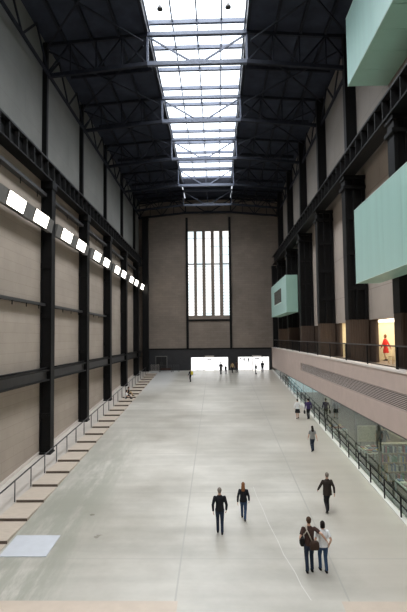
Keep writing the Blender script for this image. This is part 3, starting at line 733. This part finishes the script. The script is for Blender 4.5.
def person(lab, x, y, z, H_, face, top, bottom, hair, hair_style='short', stride=.28, lead=1, sleeve='long', hem=.86, legs='trousers',
           arms=None, shoes='shoe_dark', female=False, near=True, slope=None, sit=False, group=None, jacket_open=False, lean=.03, arm_swing=.22, bulk=.016):
    s = H_ / 1.75
    slope = SLOPE * math.cos(face) if slope is None else slope
    wsh = .185 if not female else .165
    whip = .155 if not female else .165
    vox = .010 if near else .016
    ground = lambda yy: slope * yy / s if not sit else 0
    if sit:
        hipz = .12 + .0; hips = [Vector((sx*.09, 0, hipz)) for sx in (-1, 1)]; ank = [Vector((-.1, .50, .08)), Vector((.12, .58, .08))]
        pole = (0, .3, 1); dz = hipz - .93
    else:
        f, r = (stride, -stride)
        ank = [Vector((-.085, f if lead < 0 else r, 0)), Vector((.085, r if lead < 0 else f, 0))]
        for a in ank: a.z = ground(a.y) + .085 + (.06 if (a.y < 0 and stride > .12) else 0)
        hipz = .925 - stride*stride*.55; hips = [Vector((sx*.088, 0, hipz)) for sx in (-1, 1)]; pole = (0, 1, .05); dz = hipz - .93
    knee = [ik(hips[i], ank[i], .445, .42, pole) for i in (0, 1)]
    def T(zz): return Vector((0, lean * (zz - .93) * (1 if not sit else 5), zz + dz))
    sh = [T(1.385) + Vector((sx*wsh, 0, 0)) for sx in (-1, 1)]
    if arms is None:
        sw = arm_swing
        arms = [(-(.255), sw*(-1 if lead < 0 else 1), .87), (.255, sw*(1 if lead < 0 else -1), .87)]
    wr = [Vector((a[0], a[1], a[2] + dz)) for a in arms]
    el = [ik(sh[i], wr[i], .30, .265, ((-1 if i == 0 else 1)*.5, -1, 0)) for i in (0, 1)]
    hd = T(1.635)
    S = lambda v: Vector(v) * s
    # body
    b = MB()
    def sec(zz, rx, ry): t_ = T(zz); return (t_.x*s, t_.y*s, t_.z*s, rx*s, ry*s)
    b.loft([sec(.86, whip*.8, .09), sec(.93, whip, .108), sec(1.05, .135, .095), sec(1.15, .135, .098), sec(1.28, .155, .105), sec(1.37, .155, .095), sec(1.42, .12, .075), sec(1.47, .062, .056)])
    for i in (0, 1): b.ball(S(sh[i] + Vector((0, 0, -.015))), .050*s)
    b.tube([S(T(1.44)), S(T(1.56))], [.062*s, .054*s], 12)
    b.ball(S(hd + Vector((0, .0, .015))), (.076*s, .095*s, .108*s)); b.ball(S(hd + Vector((0, .028, -.045))), (.058*s, .066*s, .068*s))
    b.tube([S(hd + Vector((0, .088, .025))), S(hd + Vector((0, .112, -.015)))], [.008*s, .014*s], 8)
    for sx in (-1, 1): b.ball(S(hd + Vector((sx*.077, -.005, 0))), (.010*s, .020*s, .031*s), 10, 7)
    for i in (0, 1):
        b.tube([S(sh[i]*.85 + el[i]*.15), S((sh[i] + el[i])/2), S(el[i]), S(el[i]*.6 + wr[i]*.4), S(wr[i])], [.050*s, .045*s, .040*s, .037*s, .026*s], 12)
        hand(b, S(wr[i]), (wr[i] - el[i]) * s, -1 if i == 0 else 1, s)
        b.tube([S(hips[i]), S((hips[i] + knee[i])/2), S(knee[i]), S(knee[i]*.65 + ank[i]*.35), S(ank[i])], [.080*s, .068*s, .052*s, .046*s, .034*s], 14)
        b.tube([S(ank[i] + Vector((0, -.03, -.035))), S(ank[i] + Vector((0, .06, -.058)))], [.030*s, .018*s], 10)
    root = remesh(b, 'person', 'skin', None, .008*s if near else vox, 3)
    root.location = (x, y, z); root.rotation_euler = (0, 0, face)
    tag(root, lab, 'person', group)
    # clothes
    t = MB(); e = bulk
    g = 1.0
    hs = hem
    secs = []
    if hs < .80: secs.append(sec(hs, whip*1.12 + e, .125 + e))
    secs += [sec(max(hs, .80) , whip + e, .112 + e), sec(.95, whip + e, .112 + e), sec(1.06, .142 + e, .102 + e), sec(1.16, .142 + e, .105 + e), sec(1.28, .160 + e, .110 + e), sec(1.37, .160 + e*.8, .10 + e*.8), sec(1.425, .125, .083), sec(1.465, .078, .066), sec(1.48, .062, .058)]
    t.loft(secs)
    for i in (0, 1):
        if sleeve != 'none': t.ball(S(sh[i] + Vector((0, 0, -.012))), .071*s)
    for i in (0, 1):
        end = {'long': .97, 'short': .0, 'none': None}[sleeve] if sleeve in ('long', 'short', 'none') else .0
        if sleeve == 'long': t.tube([S(sh[i]*.85 + el[i]*.15), S((sh[i] + el[i])/2), S(el[i]), S(el[i]*.5 + wr[i]*.5), S(el[i]*.04 + wr[i]*.96)], [.066*s, .060*s, .054*s, .048*s, .040*s], 12)
        elif sleeve == 'short': t.tube([S(sh[i]*.85 + el[i]*.15), S(sh[i]*.5 + el[i]*.5), S(sh[i]*.3 + el[i]*.7)], [.066*s, .064*s, .060*s], 12)
        else: t.ball(S(sh[i] - Vector(((-1 if i == 0 else 1)*.03, 0, 0))), .05*s)
    remesh(t, 'jacket' if sleeve == 'long' else 'shirt', top, root, vox*1.1, 3)
    if legs == 'trousers' or legs == 'skirt':
        t = MB()
        if legs == 'trousers':
            t.loft([sec(.80, whip*.8, .10), sec(.90, whip + .008, .116), sec(1.0, .152, .106)])
            for i in (0, 1): t.tube([S(hips[i]), S((hips[i] + knee[i])/2), S(knee[i]), S(knee[i]*.5 + ank[i]*.5), S(ank[i] + Vector((0, -.005, -.02)))], [.100*s, .085*s, .068*s, .060*s, .056*s], 14)
        else: t.loft([sec(.52, .24, .20), sec(.7, .215, .165), sec(.90, whip + .012, .122), sec(1.0, .152, .106)])
        remesh(t, legs, bottom, root, vox*1.1, 3)
    for i in (0, 1):
        a = ank[i]; pitch = -.35 if (a.y < 0 and stride > .12 and not sit) else 0
        m = MB(); m.rings([[S(a + Vector((w_*math.cos(q), yy, 0)) + Vector((0, 0, -.082 + (h_ if math.sin(q) > 0 else 0)*abs(math.sin(q)) ** .6))) for q in [2*PI*k/14 for k in range(14)]]
                           for yy, w_, h_ in ((-.075, .022, .05), (-.055, .036, .085), (0, .040, .10), (.06, .044, .07), (.12, .046, .05), (.165, .034, .04), (.185, .014, .025))])
        if pitch:
            pv = S(a + Vector((0, .12, -.082))); M_ = Matrix.Translation(pv) @ Matrix.Rotation(pitch, 4, 'X') @ Matrix.Translation(-pv)
            bmesh.ops.transform(m.bm, matrix=Matrix.Translation((0, 0, -.055*s)) @ M_, verts=m.bm.verts)
        m.build('shoe', shoes, root, True)
    h = MB(); hc = hd + Vector((0, -.016, .033))
    h.ball(S(hc), (.086*s, .098*s, .100*s)); h.ball(S(hd + Vector((0, -.045, -.01))), (.072*s, .06*s, .08*s))
    if hair_style == 'long':
        h.loft([(S(T(1.36)).x, S(T(1.36)).y - .10*s, (1.36 + dz)*s, .075*s, .03*s), (0, S(T(1.46)).y - .085*s, (1.46 + dz)*s, .095*s, .05*s), (0, S(hd).y - .055*s, (1.60 + dz)*s, .085*s, .06*s), (0, S(hd).y - .04*s, (1.66 + dz)*s, .07*s, .06*s)])
    elif hair_style == 'bun': h.ball(S(hd + Vector((0, -.10, .06))), .045*s)
    elif hair_style == 'bob': h.loft([(0, S(hd).y - .03*s, (1.52 + dz)*s, .085*s, .065*s), (0, S(hd).y - .03*s, (1.64 + dz)*s, .09*s, .075*s)])
    if hair: remesh(h, 'hair', hair, root, vox, 2)
    for sx in (-1, 1): MB().ball(S(hd + Vector((sx*.031, .086, .012))), .0085*s, 8, 6).build('eye', 'eye', root, True)
    MB().ball(S(hd + Vector((0, .088, -.055))), (.022*s, .008*s, .007*s), 8, 6).build('mouth', 'lip', root, True)
    P = lambda v: root.matrix_basis @ S(v)
    M0 = Matrix.Translation((x, y, z)) @ Matrix.Rotation(face, 4, 'Z')
    return dict(root=root, W=lambda v: M0 @ S(v), T=T, wr=wr, sh=sh, s=s, dz=dz, face=face)
def bag(name, lab, pr, c, size, m, strap=None, cat='bag'):
    """a soft bag whose centre sits at local point c of a person"""
    loc = pr['W'](c); t = thing(name, lab, cat, tuple(loc), None, pr['face']); s = pr['s']
    b = MB(); sx, sy, sz = [q*s/2 for q in size]
    b.rings([[Vector((math.copysign(abs(math.cos(q)) ** .5, math.cos(q))*sx*k, math.copysign(abs(math.sin(q)) ** .5, math.sin(q))*sy*k, zz)) for q in [2*PI*j/20 for j in range(20)]]
             for k, zz in ((.75, -sz), (1, -sz*.75), (1.05, 0), (.95, sz*.7), (.6, sz))])
    b.build('bag_body', m, t, True)
    f = MB(); f.box(-sx*.8, sx*.8, -sy*1.12, -sy*.9, -sz*.1, sz*.75); f.build('flap', m, t, bevel=.01)
    if strap:
        M_ = t.matrix_basis
        inv = (Matrix.Translation(loc) @ Matrix.Rotation(pr['face'], 4, 'Z')).inverted()
        MB().tube([inv @ pr['W'](p) for p in strap[1]], .018*s, 6).build('strap', strap[0], t, True)
    return t

def at(x, y): return (x, y, gz(y))
man = person('person in a black jacket and dark jeans walking left of the auburn-haired person', *at(.02, 20.3), 1.77, 0, 'black_cloth', 'navy_denim', 'hair_grey', stride=.10, lead=-1, arm_swing=.08)
wom = person('person with long auburn hair in a black jacket and blue jeans mid-stride', *at(1.02, 21.55), 1.57, -.12, 'black_cloth', 'blue_denim', 'hair_auburn', 'long', stride=.26, lead=-1, female=True, arm_swing=.16)
wal = person('person with grey hair in a dark brown coat striding alone on the right', *at(4.70, 22.30), 1.70, .12, 'coat_brown', 'dark_trouser', 'hair_grey', stride=.20, lead=1, hem=.78, bulk=.045, arms=[(-.36, .20, .96), (.29, -.1, .86)])
cm = person('person in a brown T-shirt with shoulder bags holding the companion in white', *at(3.02, 17.42), 1.81, 0, 'brown_cloth', 'navy_denim', 'hair_brown', stride=.04, lead=1, sleeve='short', arms=[(-.27, .06, .93), (.53, -.15, 1.06)], arm_swing=.05)
cw = person('person in a white top and blue jeans walking beside the companion in brown', *at(3.49, 17.47), 1.66, .05, 'white_cloth', 'blue_denim', 'hair_dark', 'bob', stride=.10, lead=-1, female=True, sleeve='short', arms=[(-.22, .16, 1.0), (.24, .05, .90)])
bag('shoulder_bag', 'black shoulder bag at the left hip of the person in brown', cm, (-.245, -.05, 1.02), (.14, .30, .30), 'bag_black', ('strap_pale', [(-.2, -.06, 1.17), (-.10, -.155, 1.36), (-.085, -.08, 1.50), (-.06, .10, 1.46)]))
bag('shoulder_bag', 'black and brown bag hanging behind the right hip of the person in brown', cm, (.13, -.22, .93), (.30, .14, .28), 'bag_brown', ('strap_pale', [(.05, -.2, 1.06), (-.03, -.165, 1.25), (-.11, -.13, 1.42), (-.13, 0, 1.495)]))
person('person in a grey top and jeans walking up the ramp behind the pair in black', *at(5.78, 31.3), 1.56, .1, 'grey_cloth', 'navy_denim', 'hair_dark', 'long', stride=.16, lead=1, female=True, sleeve='short')
g1 = person('person in a white top and wide black skirt near the glass shopfront', *at(6.30, 40.2), 1.55, 0, 'white_cloth', 'black_cloth', 'hair_dark', 'bun', stride=.12, female=True, legs='skirt', near=False, arms=[(-.30, .05, .92), (.30, .02, .92)])
g2 = person('person in a purple jacket carrying a dark bag beside the glass shopfront', *at(7.12, 40.0), 1.62, .05, 'purple_cloth', 'dark_trouser', 'hair_dark', stride=.16, near=False, arms=[(-.30, .0, .86), (.26, .08, .88)])
bag('handbag', 'dark handbag hanging from the left hand of the person in purple', g2, (-.33, .02, .60), (.12, .34, .28), 'bag_black', ('bag_black', [(-.33, -.1, .73), (-.31, 0, .80), (-.33, .14, .73)]))
yl = person('person in dark clothes with a yellow backpack standing alone near the far end', *at(-3.21, 59.9), 1.52, .9, 'dark_trouser', 'dark_trouser', 'hair_dark', stride=.05, near=False)
t = bag('backpack', 'yellow backpack on the back of the lone person near the far end', yl, (0, -.26, 1.22), (.34, .22, .46), 'yellow_cloth', None)
far = [(.46, 66.2, 1.62, 'black_cloth', 'dark_trouser', .2, 'tall person in black standing before the left white entrance', 'short'),
       (1.10, 66.5, 1.18, 'black_cloth', 'dark_trouser', -.4, 'short person in black just right of the tall one at the left entrance', 'bob'),
       (2.02, 67.6, 1.45, 'tan_cloth', 'dark_trouser', .6, 'person in a tan top between the two white entrances', 'short'),
       (2.60, 67.8, 1.55, 'brown_cloth', 'dark_trouser', -.5, 'person in a brown top beside the one in tan between the entrances', 'bob'),
       (5.05, 66.0, 1.42, 'black_cloth', 'dark_trouser', 1.2, 'person in black bending forward before the right white entrance', 'short'),
       (6.02, 67.3, 1.60, 'black_cloth', 'navy_denim', 0, 'person in black standing at the far right entrance edge', 'short')]
for (x, y, h, tp, bt, fc, lb, hs) in far:
    person(lb, *at(x, y), h, fc, tp, bt, 'hair_dark', hs, stride=.08, near=False)
zs = gz(50.0) + .10
person('person in a white top sitting on the left steps, front of the pair', -8.95, 48.95, gz(49.625) + .012, 1.62, -PI/2, 'white_cloth', 'dark_trouser', 'hair_dark', 'bob', sit=True, near=False, arms=[(-.16, .42, 1.10), (.16, .40, 1.08)], sleeve='short')
person('person in a dark jacket sitting on the left steps, behind the one in white', -9.0, 50.25, gz(51.64) + .012, 1.70, -PI/2, 'black_cloth', 'tan_cloth', 'hair_dark', sit=True, near=False, arms=[(-.18, .40, 1.1), (.18, .42, 1.1)])
person('person in bright red standing on the gallery behind the balustrade', 10.75, 32.3, 7.38, 1.66, .9, 'red_cloth', 'red_cloth', 'hair_auburn', 'bob', stride=.06, female=True, legs='skirt', slope=0, near=False)
person('person in black standing inside the shop by the poster stand', 11.0, 34.0, SF, 1.78, .4, 'black_cloth', 'dark_trouser', 'hair_dark', stride=.05, slope=0, near=False)

# ------------------------------------------------------------------ light
wd = bpy.data.worlds.new('World'); SC.world = wd; wd.use_nodes = True
bgn = wd.node_tree.nodes['Background']; bgn.inputs[0].default_value = (.85, .92, 1, 1); bgn.inputs[1].default_value = 1.0
def area(name, loc, rot, sx, sy, power, col, spread):
    l = bpy.data.lights.new(name, 'AREA'); l.shape = 'RECTANGLE'; l.size = sx; l.size_y = sy; l.energy = power; l.color = col; l.spread = math.radians(spread)
    o = bpy.data.objects.new(name, l); COL.objects.link(o); o.location = loc; o.rotation_euler = rot
    return o
area('skylight_daylight', ((SX0 + SX1)/2, (SY0 + SY1)/2, SZ + .5), (0, 0, 0), SX1 - SX0, SY1 - SY0, 14000, (1.0, .98, .945), 130)

# ------------------------------------------------------------------ camera: on the bridge, tipped up a little, rolled a touch
cam = bpy.data.cameras.new('camera'); co = bpy.data.objects.new('camera', cam); COL.objects.link(co)
F, CX, CY, VX, VY, ROLL = 500.0, 203.5, 306.0, 217.0, 337.0, .013
yv = Vector((VX - CX, -(VY - CY), -F)).normalized(); u = Vector((-ROLL, 1, 0)); zv = (u - yv * u.dot(yv)).normalized(); xv = yv.cross(zv)
R3 = Matrix((xv, yv, zv))
co.matrix_world = Matrix.Translation((0, 0, 9.0)) @ R3.to_4x4()
cam.sensor_fit = 'VERTICAL'; cam.sensor_height = 36; cam.lens = F * 36 / 612; cam.clip_start = .1; cam.clip_end = 300
SC.camera = co
SC.view_settings.view_transform = 'Standard'; SC.view_settings.look = 'None'; SC.view_settings.gamma = 1; SC.view_settings.use_curve_mapping = False
SC.view_settings.exposure = 0.0
SC.cycles.use_denoising = True
SC.cycles.max_bounces = 10; SC.cycles.diffuse_bounces = 5; SC.cycles.transparent_max_bounces = 16
SC.cycles.sample_clamp_indirect = 6
